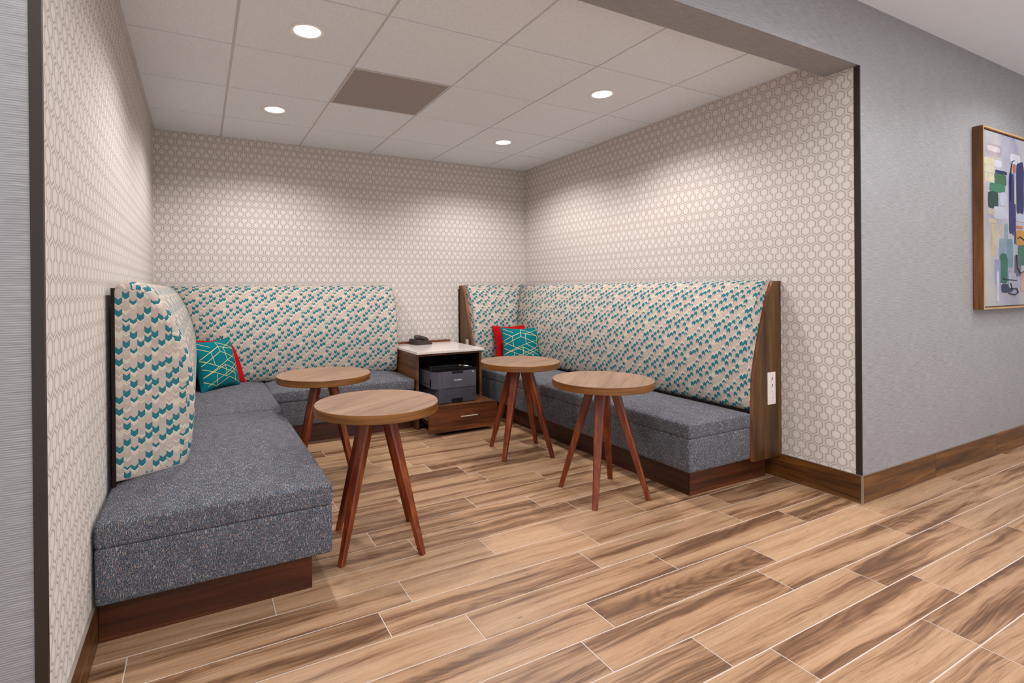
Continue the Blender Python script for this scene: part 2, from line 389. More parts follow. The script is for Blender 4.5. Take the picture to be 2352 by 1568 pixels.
def lathe(bm, prof, seg=48, mat=0, center=(0, 0)):
    rings = []
    for r, z in prof:
        if r < 1e-6: rings.append([bm.verts.new((center[0], center[1], z))])
        else: rings.append([bm.verts.new((center[0]+r*math.cos(2*PI*k/seg), center[1]+r*math.sin(2*PI*k/seg), z)) for k in range(seg)])
    fs = []
    for A, B in zip(rings, rings[1:]):
        for k in range(seg):
            a, b = A[k % len(A)], A[(k+1) % len(A)]; c, d = B[(k+1) % len(B)], B[k % len(B)]
            vs = [v for i, v in enumerate((a, b, c, d)) if v not in (a, b, c, d)[:i]]
            if len(vs) > 2: f = bm.faces.new(vs); f.material_index = mat; fs.append(f)
    return fs
def axis_pts(L, r, n, m_):
    e = [-L/2 + r*(1-math.cos(PI/2*k/n)) for k in range(n+1)]
    mid = [(-L/2+r)+(L-2*r)*k/(m_) for k in range(1, m_)]
    return e+mid+[-q for q in e[::-1]]
def roundbox(x0, x1, y0, y1, z0, z1, r, crown=0.0, n=4, m_=10, sag=0.0, bulge=0.0):
    """soft upholstered block with UVs in metres; crown lifts the middle of the top"""
    bm = bmesh.new(); uvl = bm.loops.layers.uv.new('UVMap')
    L = (x1-x0, y1-y0, z1-z0); c = Vector(((x0+x1)/2, (y0+y1)/2, (z0+z1)/2))
    r = min(r, min(L)/2*0.98)
    ax = [axis_pts(L[i], r, n, m_ if i < 2 else 3) for i in range(3)]
    cache = {}
    def pos(p):
        key = tuple(round(q, 6) for q in p)
        if key in cache: return cache[key]
        q = Vector([max(-L[i]/2+r, min(L[i]/2-r, p[i])) for i in range(3)]); d = Vector(p)-q
        P = q + (d.normalized()*r if d.length > 1e-9 else d)
        t = (P.z+L[2]/2)/L[2]; fx = 1-(abs(P.x)/(L[0]/2))**3.0; fy = 1-(abs(P.y)/(L[1]/2))**3.0
        P.z += crown*max(fx, 0)*max(fy, 0)*max(t, 0)
        if bulge:
            fz = 1-(abs(P.z/(L[2]/2))**2); fz = max(0, fz)
            P.x += math.copysign(bulge*fz, P.x)*(abs(P.x)/(L[0]/2))**4; P.y += math.copysign(bulge*fz, P.y)*(abs(P.y)/(L[1]/2))**4
        v = bm.verts.new(P+c); cache[key] = v; return v
    for i in range(3):
        j, k = (i+1) % 3, (i+2) % 3
        for sg in (-1, 1):
            for a in range(len(ax[j])-1):
                for b in range(len(ax[k])-1):
                    q = []
                    for da, db in ((0, 0), (1, 0), (1, 1), (0, 1)):
                        p = [0, 0, 0]; p[i] = sg*L[i]/2; p[j] = ax[j][a+da]; p[k] = ax[k][b+db]; q.append(pos(p))
                    if len(set(q)) < 4: continue
                    if sg < 0: q = q[::-1]
                    f = bm.faces.new(q); f.smooth = True
                    for l in f.loops:
                        P = l.vert.co
                        l[uvl].uv = (P.y+31, P.z) if i == 0 else ((P.x, P.z) if i == 1 else (P.x, P.y+57))
    return bm

# ================================================================ the setting
T_ = 0.12
FX0, FX1, FY0 = -3.0, 8.0, -4.0
struct(obj('floor', bx(FX0, FX1, FY0, D+T_, -0.10, -0.0012), M['grout']))
floor = bpy.data.objects['floor']
bm = bx(-T_, W+T_, D, D+T_, 0, H+0.35); o = struct(obj('wall_back', bm, M['hex_x']))
def wall2(name, x0, x1, y0, y1, z0, z1, inner, outer):
    bm = bmesh.new(); fs = box(bm, x0, x1, y0, y1, z0, z1); fs[2].material_index = 1
    return struct(obj(name, bm, [inner, outer]))
wall2('wall_right', W, W+T_, 0, D, 0, H+0.35, M['hex_yr'], M['grass'])
wall2('wall_left', -T_, 0, 0, D, 0, H+0.35, M['hex_yl'], M['grass'])
struct(obj('wall_front_right', bx(W+T_, FX1, 0, T_, 0, HC), M['grass']))
struct(obj('wall_front_left', bx(FX0, -T_, 0, T_, 0, HC), M['grass']))
struct(obj('wall_front_header', bx(0, W, 0, HT, HB, HC), M['grass']))
struct(obj('wall_corridor_end', bx(FX1, FX1+T_, FY0, T_, 0, HC), M['ceil_paint']))
# alcove ceiling: upper slab, tegular tiles, T grid
ceil = struct(obj('ceiling', bx(0, W, HT, D, H+0.04, H+0.08), M['ceil_paint']))
GX = [0.0] + [0.4704+0.6096*k for k in range(5)] + [W]
GY = [HT] + [D-0.5356-0.6096*k for k in (4, 3, 2, 1, 0)] + [D]
GY[1] = max(GY[1], HT+0.002)
hole_r = 0.068
def ctile(x0, x1, y0, y1, hole=None):
    bm = bmesh.new(); z0, z1 = H, H+0.016; g = 0.0065
    x0 += g if x0 > 0.01 else 0.012; x1 -= g if x1 < W-0.01 else 0.012; y0 += g if y0 > HT+0.01 else 0.0; y1 -= g if y1 < D-0.01 else 0.012
    if not hole: box(bm, x0, x1, y0, y1, z0, z1, bev=0.0015)
    else:
        cx, cy = hole; seg = 32
        ang = [2*PI*k/seg+PI/4 for k in range(seg)]
        for z, inv in ((z0, True), (z1, False)):
            pass
        ring = lambda z: [bm.verts.new((cx+hole_r*math.cos(a), cy+hole_r*math.sin(a), z)) for a in ang]
        def edge(z):
            out = []
            for a in ang:
                c_, s_ = math.cos(a), math.sin(a); k = 1/max(abs(c_), abs(s_))
                px, py = c_*k, s_*k
                out.append(bm.verts.new((cx+(px*(x1-cx) if px > 0 else px*(cx-x0)), cy+(py*(y1-cy) if py > 0 else py*(cy-y0)), z)))
            return out
        R0, E0, R1, E1 = ring(z0), edge(z0), ring(z1), edge(z1)
        for k in range(seg):
            j = (k+1) % seg
            bm.faces.new((R0[k], R0[j], E0[j], E0[k])); bm.faces.new((R1[j], R1[k], E1[k], E1[j]))
            bm.faces.new((E0[k], E0[j], E1[j], E1[k])); bm.faces.new((R0[j], R0[k], R1[k], R1[j]))
    return bm
for i in range(6):
    for j in range(6):
        x0, x1, y0, y1 = GX[i], GX[i+1], GY[j], GY[j+1]
        if y1-y0 < 0.03: continue
        if i == 2 and j == 3: continue                       # the return grille sits here
        hole = None
        for hx, hy in ALC:
            if x0 < hx < x1 and y0 < hy < y1: hole = (hx, hy)
        obj('ceiling_tile', ctile(x0, x1, y0, y1, hole), M['ctile'], ceil)
for x in GX[1:-1]: obj('grid_bar', bx(x-0.011, x+0.011, HT, D, H+0.005, H+0.012), M['tbar'], ceil)
for y in GY[2:-1]:
    for i in range(6): obj('grid_bar', bx(GX[i]+(0.0115 if i else 0), GX[i+1]-(0.0115 if i < 5 else 0), y-0.008, y+0.008, H+0.0055, H+0.0115), M['tbar'], ceil)
for nm, a in (('left', (0, 0.020, HT, D)), ('right', (W-0.014, W, HT, D))):
    obj('edge_bar', bx(*a, H-0.002, H+0.006), M['tbar'], ceil)
obj('edge_bar', bx(0.020, W-0.014, D-0.014, D, H-0.002, H+0.006), M['tbar'], ceil)
# return air grille
gx0, gx1, gy0, gy1 = GX[2]+0.008, GX[3]-0.008, GY[3]+0.008, GY[4]-0.008
vg = thing('air_return_grille', 'square dark perforated air return grille set among the white ceiling tiles', 'air vent', (0, 0, 0))
obj('perforated_face', bx(gx0+0.006, gx1-0.006, gy0+0.006, gy1-0.006, H+0.001, H+0.006), M['vent'], vg)
bm = bmesh.new()
for a in ((gx0, gx1, gy0, gy0+0.006), (gx0, gx1, gy1-0.006, gy1), (gx0, gx0+0.006, gy0+0.006, gy1-0.006), (gx1-0.006, gx1, gy0+0.006, gy1-0.006)): box(bm, *a, H-0.001, H+0.008)
obj('frame', bm, M['tbar'], vg)
# corridor ceiling
cc = struct(obj('ceiling_corridor', bx(FX0, FX1, FY0, 0, HC, HC+0.08), plain('corridor_ceiling_paint', (232, 236, 242), 0.8, bumpy=0.05, var=0.008)))

# floor tiles: rows 0.1525 m deep, 0.894 m long, staggered like the photograph
RP, LP, J = 0.1525, 0.893, 0.0036
offs = {-4: .497+1.1, -3: 2.497, -2: 2.794, -1: 2.618, 0: 3.181, 1: 3.327, 2: 2.915, 3: 2.648, 4: 2.778, 5: 2.326, 6: 2.038, 7: 1.891, 8: 1.59, 9: 2.15, 10: 1.832, 11: 1.772, 12: 1.599, 13: 2.415, 14: 2.197, 15: 1.77, 16: 1.072, 17: 1.41, 18: 2.62, -5: 2.1, -6: 3.3, -7: 2.75, -8: 1.95}
floor['note_rows'] = 0
del floor['note_rows']
full = None
def tile_mesh(w, d):
    bm = bmesh.new(); box(bm, -w/2, w/2, -d/2, d/2, -0.008, 0.0)
    bmesh.ops.bevel(bm, geom=[e for e in bm.edges if all(abs(v.co.z) < 1e-6 for v in e.verts)], offset=0.0012, segments=1, affect='EDGES')
    me = bpy.data.meshes.new('floor_tile'); bm.to_mesh(me); bm.free(); me.materials.append(M['ftile']); return me
cacheT = {}
for k in range(-6, 23):
    y1 = 0.010 + RP*(k-1); y0 = y1-RP                    # row k spans y0..y1 (k counted so that offs match its far edge)
    o0 = offs.get(k, offs.get(k-1, 0.0)+0.37*k)
    xmin = 0.0 if y0 >= -0.01 else -0.62; xmax = W if y0 >= -0.01 else 6.1
    n0 = math.floor((xmin-o0)/LP)
    x = o0+n0*LP
    while x < xmax:
        a, b = max(x+J/2, xmin), min(x+LP-J/2, xmax)
        ya, yb = y0+J/2, min(y1-J/2, D)
        if b-a > 0.015 and yb-ya > 0.01:
            key = (round(b-a, 4), round(yb-ya, 4))
            if key not in cacheT: cacheT[key] = tile_mesh(*key)
            t = bpy.data.objects.new('floor_tile', cacheT[key]); C.objects.link(t); t.parent = floor; t.location = ((a+b)/2, (ya+yb)/2, 0)
        x += LP
# baseboards of wood look tile with a thin metal top edge
def baseboard(name, segs, horiz, fixed, out, wmat):
    bm = bmesh.new()
    lo, hi = segs[0][0], segs[-1][1]; t0, t1 = sorted((fixed, fixed+out*0.006))
    if horiz: box(bm, lo, hi, t0, t1, 0, BB-0.003)
    else: box(bm, t0, t1, lo, hi, 0, BB-0.003)
    r_ = struct(obj(name, bm, M['grout']))
    for a, b in segs:
        t0, t1 = sorted((fixed+out*0.0, fixed+out*0.0085))
        bm = bx(a+0.0012, b-0.0012, t0, t1, 0.003, BB-0.003, bev=0.001) if horiz else bx(t0, t1, a+0.0012, b-0.0012, 0.003, BB-0.003, bev=0.001)
        obj('baseboard_tile', bm, wmat, r_)
    t0, t1 = sorted((fixed, fixed+out*0.0095))
    bm = bx(lo, hi, t0, t1, BB-0.003, BB) if horiz else bx(t0, t1, lo, hi, BB-0.003, BB)
    obj('metal_edge', bm, M['alu'], r_)
    return r_
baseboard('baseboard_front', [(W-0.004, 4.165), (4.165, 5.013), (5.013, 5.9), (5.9, 6.8), (6.8, 7.95)], True, 0.0, -1, M['base_wood'])
baseboard('baseboard_right', [(0.0, 0.62)], False, W, -1, M['base_wood_y'])
baseboard('baseboard_left', [(0.0, 0.585)], False, 0.0, 1, M['base_wood_y'])
baseboard('baseboard_front_left', [(-2.6, -1.4), (-1.4, -0.5), (-0.5, 0.0)], True, 0.0, -1, M['base_wood'])
struct(obj('trim_1', bx(W-0.0110, W-0.0025, -0.0110, -0.0025, 0, BB+0.001, bev=0.001), M['alu']))
# dark bronze corner guards
bm = bmesh.new(); box(bm, W-0.004, W, -0.004, 0.024, BB, HB-0.002); box(bm, W, W+0.004, -0.004, -0.0002, BB, HB-0.002)
struct(obj('trim_2', bm, M['bronze']))
bm = bmesh.new(); box(bm, 0.0, 0.0015, -0.004, 0.010, BB, HB-0.002); box(bm, -0.022, 0.0, -0.004, -0.0002, BB, HB-0.002)
struct(obj('trim_3', bm, M['bronze']))

# ================================================================ downlights
def downlight(x, y, z, label, group):
    t = thing('recessed_downlight', label, 'ceiling light', (x, y, z), 0, group)
    bm = bmesh.new(); lathe(bm, [(0.060, 0.004), (0.0655, -0.002), (0.081, -0.003), (0.083, -0.0005), (0.066, 0.0035), (0.060, 0.004)], 48)
    obj('trim_ring', bm, M['reflector'], t, smooth=True)
    bm = bmesh.new(); lathe(bm, [(0.060, 0.0), (0.058, 0.022), (0.0, 0.022)], 48); obj('reflector_can', bm, M['reflector'], t, smooth=True)
    bm = bmesh.new(); lathe(bm, [(0.0, 0.0), (0.060, 0.0), (0.060, 0.003), (0.0, 0.003)], 40); obj('lens', bm, M['lens'], t, loc=(0, 0, 0.0005))
    return t
LB = ['round lit downlight in the ceiling nearest the camera on the left', 'round lit downlight above the far left of the alcove, left of the air grille',
      'round lit downlight above the near end of the right bench', 'small far lit downlight near the back right corner of the ceiling']
for (x, y), lb in zip(ALC, LB): downlight(x, y, H, lb, 'recessed downlights in the tiled ceiling')

# ================================================================ banquettes
SEAT_B, SEAM, EDGE = 0.150, 0.330, 0.412
PROF = [(0.240, 0.425), (0.262, 0.455), (0.276, 0.52), (0.284, 0.60), (0.2885, 0.68), (0.288, 0.75), (0.281, 0.82), (0.267, 0.89), (0.246, 0.96), (0.220, 1.03), (0.190, 1.09), (0.162, 1.135), (0.138, 1.160), (0.108, 1.176), (0.075, 1.181), (0.045, 1.178), (0.028, 1.160), (0.024, 1.12), (0.024, 0.425)]
def mapwall(which):
    if which == 'left': return lambda d, s, z: (d, s, z)
    if which == 'back': return lambda d, s, z: (s, D-d, z)
    return lambda d, s, z: (W-d, s, z)
def backrest(name, which, s0, s1, e0, e1, mat, parent, r=0.028, curve=0.0, udir=1):
    """sweep PROF from s0 to s1; ends e0/e1: 'round', 'flat' or 'mitre+'/'mitre-'"""
    fm = mapwall(which); bm = bmesh.new(); uvl = bm.loops.layers.uv.new('UVMap'); n_ = len(PROF)
    P = [Vector((d, z)) for d, z in PROF]
    nrm = []
    for i in range(n_):
        a, b = P[i-1], P[(i+1) % n_]; t = (b-a).normalized(); nrm.append(Vector((t.y, -t.x)))  # refined below
    cen = Vector((0.14, 0.8))
    nrm = [(-q if q.dot(cen-P[i]) < 0 else q) for i, q in enumerate(nrm)]
    for i in range(n_):
        if PROF[i][0] < 0.03: nrm[i] = Vector((0.0, nrm[i].y))
    vacc = [0]
    for i in range(1, n_): vacc.append(vacc[-1]+(P[i]-P[i-1]).length)
    vz = [0.44+v for v in vacc]
    rings = []
    def ring(s, inset, mode, sgn):
        row = []
        for i in range(n_):
            p = P[i]+nrm[i]*inset; d, z = p
            ss = s
            if mode == 'mitre': ss = s - sgn*(d+0.003)            # s is the far wall line
            if mode == 'curve': ss = s + sgn*curve*(max(d, 0)/0.25)**2
            row.append((d, ss, z))
        return row
    def end(mode, s, sgn):
        """rings from the outside cap inwards; sgn=+1 when inside is towards +s"""
        if mode == 'round':
            return [ring(s+sgn*r*(1-math.sin(t)), r*(1-math.cos(t)), 'curve', sgn) for t in (PI/2, PI/2*0.75, PI/2*0.5, PI/2*0.25, 0)][::1]
        if mode == 'flat': return [ring(s, 0, '', 0)]
        return [ring(s, 0, 'mitre', -sgn)]
    A = end(e0, s0, 1); B = end(e1, s1, -1)
    if e0 == 'round': A = [ring(s0+r*(1-math.sin(t)), r*(1-math.cos(t)), 'curve', 1) for t in [PI/2*k/5 for k in range(5, -1, -1)]][::-1] if False else [ring(s0+r*(1-math.sin(t)), r*(1-math.cos(t)), 'curve', 1) for t in [PI/2*k/5 for k in range(6)]][::-1]
    if e0 == 'round':
        A = []
        for k in range(6):
            t = PI/2*k/5          # 0: cap face (inset r) -> PI/2: full profile
            A.append(ring(s0+r*(1-math.cos(PI/2-t)) if False else s0+r*(1-math.cos(t)), r*(1-math.sin(t)), 'curve', 1))
    if e1 == 'round':
        B = []
        for k in range(6):
            t = PI/2*k/5
            B.append(ring(s1-r*(1-math.cos(t)), r*(1-math.sin(t)), 'curve', -1))
    mids = []
    a_, b_ = A[-1], B[-1]
    K = 6
    for k in range(1, K):
        f = k/K; f2 = f
        mids.append([(p[0]*(1-f)+q[0]*f, p[1]*(1-f2)+q[1]*f2, p[2]) for p, q in zip(a_, b_)])
    rows = A+mids+B[::-1]
    V = [[bm.verts.new(fm(*p)) for p in row] for row in rows]
    for a, (R0, R1) in enumerate(zip(V, V[1:])):
        for i in range(n_):
            j = (i+1) % n_
            try: f = bm.faces.new((R0[i], R0[j], R1[j], R1[i]))
            except ValueError: continue
            f.smooth = i < n_-3
            uvs = [(rows[a][i][1], vz[i]), (rows[a][j][1], vz[j] if j else vz[i]+0.02), (rows[a+1][j][1], vz[j] if j else vz[i]+0.02), (rows[a+1][i][1], vz[i])]
            for l, q in zip(f.loops, uvs): l[uvl].uv = (q[0]*udir+10, q[1])
    for R, row, rv in ((V[0], rows[0], True), (V[-1], rows[-1], False)):
        f = bm.faces.new(R[::-1] if rv else R)
        pr_ = row[::-1] if rv else row
        for l, q in zip(f.loops, pr_): l[uvl].uv = (q[0]*1.0+10.07, q[2]*1.05)
    bmesh.ops.recalc_face_normals(bm, faces=bm.faces[:])
    o = obj(name, bm, mat, parent)
    return o
seam_mat = M['darkwood']
def seat_block(parent, x0, x1, y0, y1, nm_base='seat_base', crown=0.035, base=True, r=0.030, r_top=0.030):
    if base: obj(nm_base, roundbox(x0, x1, y0, y1, SEAT_B, SEAM+0.004, 0.014, 0, 3, 10), M['tweed'], parent)
    return obj('seat_cushion', roundbox(x0, x1, y0, y1, SEAM, EDGE+0.008, r_top, crown, 4, 14), M['tweed'], parent)
# left L
LBn = thing('corner_banquette', 'L-shaped banquette along left and back walls, teal chevron back, grey tweed seats', 'bench', (0, 0, 0))
obj('plinth', bx(0.010, 0.685, 0.590, D-0.01, 0.0, SEAT_B+0.004), M['plinth_y'], LBn)
obj('plinth_front', bx(0.010, 0.684, 0.583, 0.590, 0.0, SEAT_B+0.004), M['plinth_x'], LBn)
obj('plinth', bx(0.686, 1.850, 2.560, D-0.01, 0.0, SEAT_B+0.004), M['plinth_x'], LBn)
obj('seat_base', roundbox(0.008, 0.748, 0.512, D-0.01, SEAT_B, SEAM+0.004, 0.014, 0, 3, 16), M['tweed'], LBn)
obj('seat_base', roundbox(0.740, 1.850, 2.478, D-0.01, SEAT_B, SEAM+0.004, 0.014, 0, 3, 12), M['tweed'], LBn)
obj('seat_cushion', roundbox(0.008, 0.750, 0.510, 1.905, SEAM, EDGE+0.001, 0.015, 0.040, 5, 16), M['tweed'], LBn)
obj('seat_cushion', roundbox(0.008, 0.757, 1.907, D-0.02, SEAM, EDGE+0.004, 0.015, 0.040, 5, 14), M['tweed'], LBn)
obj('seat_cushion', roundbox(0.752, 1.852, 2.472, D-0.02, SEAM, EDGE+0.001, 0.015, 0.040, 5, 14), M['tweed'], LBn)
backrest('backrest', 'left', 0.865, D, 'round', 'mitre', M['chev_dn'], LBn, curve=0.05)
backrest('backrest', 'back', 0.0, 1.856, 'mitre', 'round', M['chev_dn'], LBn, curve=0.0)
obj('back_board', bx(0.017, 0.027, 0.845, D-0.01, 0.30, 1.156), M['darkwood'], LBn)
obj('back_board', bx(0.03, 1.85, D-0.024, D-0.002, 0.30, 1.15), M['darkwood'], LBn)
# right L
RB = thing('corner_banquette', 'long banquette along right wall with wood end panel and outlets, chevron back', 'bench', (0, 0, 0))
obj('plinth', bx(2.677, W-0.036, 0.505, D-0.01, 0.0, SEAT_B+0.004), M['plinth_y'], RB)
obj('plinth_front', bx(2.679, W-0.037, 0.4985, 0.505, 0.0, SEAT_B+0.004), M['plinth_x'], RB)
obj('seat_base', roundbox(2.604, W-0.262, 0.436, D-0.01, SEAT_B, SEAM+0.004, 0.014, 0, 3, 16), M['tweed'], RB)
obj('seat_cushion', roundbox(2.602, W-0.258, 0.434, D-0.02, SEAM, EDGE+0.001, 0.015, 0.036, 5, 20), M['tweed'], RB)
backrest('backrest', 'right', 0.440, D, 'flat', 'mitre', M['chev_up'], RB)
backrest('backrest', 'back', 2.612, W, 'flat', 'mitre', M['chev_up'], RB, udir=-1)
def end_panel(bm, fm, s0, s1, zb=0.139):
    pr_ = [(0.0, 1.173), (0.068, 1.173), (0.084, 1.160), (0.116, 1.095), (0.145, 1.011), (0.190, 0.876), (0.230, 0.735), (0.256, 0.620), (0.266, 0.45), (0.268, 0.29), (0.262, zb), (0.0, zb)]
    A = [bm.verts.new(fm(d, s0, z)) for d, z in pr_]; B = [bm.verts.new(fm(d, s1, z)) for d, z in pr_]
    for i in range(len(pr_)):
        j = (i+1) % len(pr_); f = bm.faces.new((A[i], A[j], B[j], B[i])); f.material_index = 1 if 0 < i < 10 else 0
    bm.faces.new(A); bm.faces.new(B[::-1]); bmesh.ops.recalc_face_normals(bm, faces=bm.faces[:])
bm = bmesh.new(); end_panel(bm, mapwall('right'), 0.420, 0.440); ep = obj('end_panel', bm, [M['walnut_z'], M['panel_edge']], RB)
bm = bmesh.new(); end_panel(bm, mapwall('back'), 2.590, 2.612); ep2 = obj('end_panel', bm, [M['walnut_z'], M['panel_edge']], RB)
bm = bmesh.new()   # dark scribe strip at the wall behind the far end panel
box(bm, 2.582, 2.590, D-0.01, D, 0.15, 1.14); obj('scribe_strip', bm, M['darkwood'], RB)
# outlet plate on the near panel
op = obj('outlet_plate', bx(3.238, 3.310, 0.4145, 0.420, 0.452, 0.640, bev=0.002), M['white_plastic'], ep); op['label'] = 'white plate with two outlets'
bm = bmesh.new()
for z0, z1 in ((0.588, 0.618), (0.548, 0.578), (0.512, 0.540), (0.476, 0.504)): box(bm, 3.262, 3.288, 0.4135, 0.4150, z0, z1, mat=0, bev=0.0008)
for z in (0.603, 0.563): box(bm, 3.2725, 3.2775, 0.4128, 0.4136, z-0.008, z+0.008, mat=1)
for z in (0.526, 0.490): box(bm, 3.273, 3.277, 0.4128, 0.4136, z+0.002, z+0.006, mat=1)
for a in [o_ for o_ in (1,)]:
    obj('outlet_sockets', bm, [M['white_plastic'], M['slot']], RB)
op2 = obj('outlet_plate', bx(2.5845, 2.590, 2.952, 3.000, 0.575, 0.655, bev=0.001), M['white_plastic'], ep2)

# ================================================================ cabinet with pulled-out tray, printer, phone
CX0, CX1, CY0 = 1.862, 2.462, 2.462
CB = thing('printer_cabinet', 'walnut side cabinet between the banquettes with white quartz top and pulled-out drawer', 'cabinet', (0, 0, 0))
bm = bmesh.new(); box(bm, CX0, CX0+0.020, CY0, D-0.005, 0.0, 0.612); obj('side_panel', bm, M['walnut_y'], CB)
bm = bmesh.new(); box(bm, CX1-0.020, CX1, CY0, D-0.005, 0.0, 0.612); obj('side_panel', bm, M['walnut_y'], CB)
obj('top_panel', bx(CX0+0.0202, CX1-0.0202, CY0+0.001, D-0.005, 0.594, 0.612), M['walnut_x'], CB)
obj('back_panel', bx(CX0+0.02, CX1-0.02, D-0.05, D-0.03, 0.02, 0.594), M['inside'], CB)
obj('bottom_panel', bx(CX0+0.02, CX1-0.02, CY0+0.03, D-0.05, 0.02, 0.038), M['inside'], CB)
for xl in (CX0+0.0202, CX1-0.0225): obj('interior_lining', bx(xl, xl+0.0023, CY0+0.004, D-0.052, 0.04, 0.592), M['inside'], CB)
obj('countertop', bx(CX0-0.004, CX1+0.014, CY0-0.025, 3.096, 0.6125, 0.634, bev=0.002), M['quartz'], CB)
obj('back_ledge', bx(CX0-0.001, CX1+0.004, 3.098, D-0.002, 0.6125, 0.652), M['walnut_x'], CB)
DY = 2.195
dr = obj('drawer', bx(CX0-0.006, CX1-0.004, DY, DY+0.020, 0.030, 0.232, bev=0.0015), M['walnut_x'], CB)
obj('drawer_tray', bx(CX0+0.026, CX1-0.026, DY+0.0205, 2.75, 0.214, 0.2315), M['walnut_y'], CB)
bm = bmesh.new()
box(bm, CX0+0.042, CX0+0.056, DY+0.021, 2.74, 0.07, 0.2135); box(bm, CX1-0.056, CX1-0.042, DY+0.021, 2.74, 0.07, 0.2135); box(bm, CX0+0.056, CX1-0.056, DY+0.021, 2.74, 0.07, 0.084)
obj('drawer_box', bm, M['plinth_y'], CB)
for x in (CX0+0.030, CX1-0.042):
    bm = bmesh.new(); box(bm, x, x+0.012, DY+0.022, 2.75, 0.105, 0.113); box(bm, x, x+0.012, DY+0.022, 2.75, 0.128, 0.136); box(bm, x+0.004, x+0.011, DY+0.04, 2.75, 0.113, 0.128)
    obj('drawer_slide', bm, M['alu'], CB)
bm = bmesh.new(); hx0, hx1, hz = 2.112, 2.262, 0.143
tube(bm, [(hx0, DY-0.028, hz), (hx1, DY-0.028, hz)], 0.0048, 12)
for x in (hx0+0.026, hx1-0.026): tube(bm, [(x, DY+0.001, hz), (x, DY-0.028, hz)], 0.0038, 10)
h_ = obj('handle', bm, M['steel'], dr, smooth=False); h_['label'] = 'slim brushed nickel bar handle'

# printer
PZ = 0.2325
PR = thing('laser_printer', 'charcoal grey laser printer standing on the pulled-out cabinet tray', 'printer', (1.935, 2.272, PZ), 0.0)
pw, pd, ph = 0.376, 0.380, 0.268
bm = bmesh.new()
prism(bm, [(0.0, 0.055), (0.034, 0.0), (pw-0.008, 0.0), (pw, 0.008), (pw, pd), (0.0, pd)], 2, 0.118, ph-0.012, 0)
obj('body', bm, M['printer'], PR)
bm = bmesh.new(); prism(bm, [(0.030, 0.050), (0.040, 0.002), (pw-0.008, 0.002), (pw-0.001, 0.010), (pw-0.001, pd-0.02), (0.030, pd-0.02)], 2, 0.004, 0.1165, 0)
obj('paper_tray', bm, M['printer2'], PR)
obj('tray_grip', bx(0.150, 0.250, -0.0006, 0.006, 0.004, 0.036), M['black'], PR)
obj('front_door', bx(0.066, pw-0.022, -0.004, 0.002, 0.120, ph-0.016, bev=0.0015), M['printer'], PR)
obj('door_grip', bx(0.152, 0.252, -0.0052, 0.004, ph-0.034, ph-0.0165), M['black'], PR)
bm = bmesh.new()
prism(bm, [(-0.004, 0.050), (0.034, -0.004), (pw-0.006, -0.004), (pw+0.003, 0.006), (pw+0.003, pd), (-0.004, pd)], 2, ph-0.012, ph, 0)
box(bm, 0.02, pw-0.09, 0.14, pd-0.02, ph, ph+0.012, mat=0, bev=0.003)
obj('top_cover', bm, M['blackgloss'], PR)
bm = bmesh.new(); box(bm, pw-0.095, pw-0.012, 0.05, 0.19, ph, ph+0.005, bev=0.001); obj('control_panel', bm, M['black'], PR)
bm = bmesh.new(); box(bm, pw-0.090, pw-0.068, 0.13, 0.165, ph+0.005, ph+0.0065); kb = obj('indicator', bm, plain('amber_sticker', (196, 150, 60), 0.5), PR)
bm = bmesh.new(); box(bm, pw-0.060, pw-0.030, 0.08, 0.12, ph+0.005, ph+0.007); obj('button', bm, M['label'], PR)
bm = bmesh.new()   # manual feed flap and vents on the left side
prism(bm, [(0.10, 0.150), (0.10, 0.245), (0.19, 0.245), (0.19, 0.150)], 0, -0.010, 0.001)
obj('side_cover', bm, M['printer2'], PR)
bm = bmesh.new()
for k in range(7): box(bm, -0.0008, 0.001, 0.062+0.004*k, 0.064+0.004*k, 0.125, 0.19)
obj('vent_slots', bm, M['black'], PR)
def text(s, size, loc, rot, mat, parent, ext=0.0006, name='lettering'):
    cu = bpy.data.curves.new('tmp', 'FONT'); cu.body = s; cu.size = size; cu.extrude = ext; cu.align_x = 'CENTER'; cu.offset = size*0.018
    t = bpy.data.objects.new('tmp', cu); C.objects.link(t)
    dg = bpy.context.evaluated_depsgraph_get(); me = bpy.data.meshes.new_from_object(t.evaluated_get(dg)); me.name = name
    bpy.data.objects.remove(t)
    me.materials.clear(); me.materials.append(mat)
    o = bpy.data.objects.new(name, me); C.objects.link(o); o.parent = parent; o.location = loc; o.rotation_euler = rot; return o
text('brother', 0.0215, (0.206, -0.0046, 0.176), (PI/2, 0, 0), M['label'], PR)
obj('badge', bx(pw-0.040, pw-0.029, -0.0048, -0.004, ph-0.034, ph-0.023), M['label'], PR)
bm = bmesh.new()
for k in range(3): box(bm, pw-0.036+0.002*k, pw-0.030+0.001*k, -0.0002, 0.0026, 0.040+0.012*k, 0.046+0.012*k)
obj('tray_marks', bm, M['black'], PR)

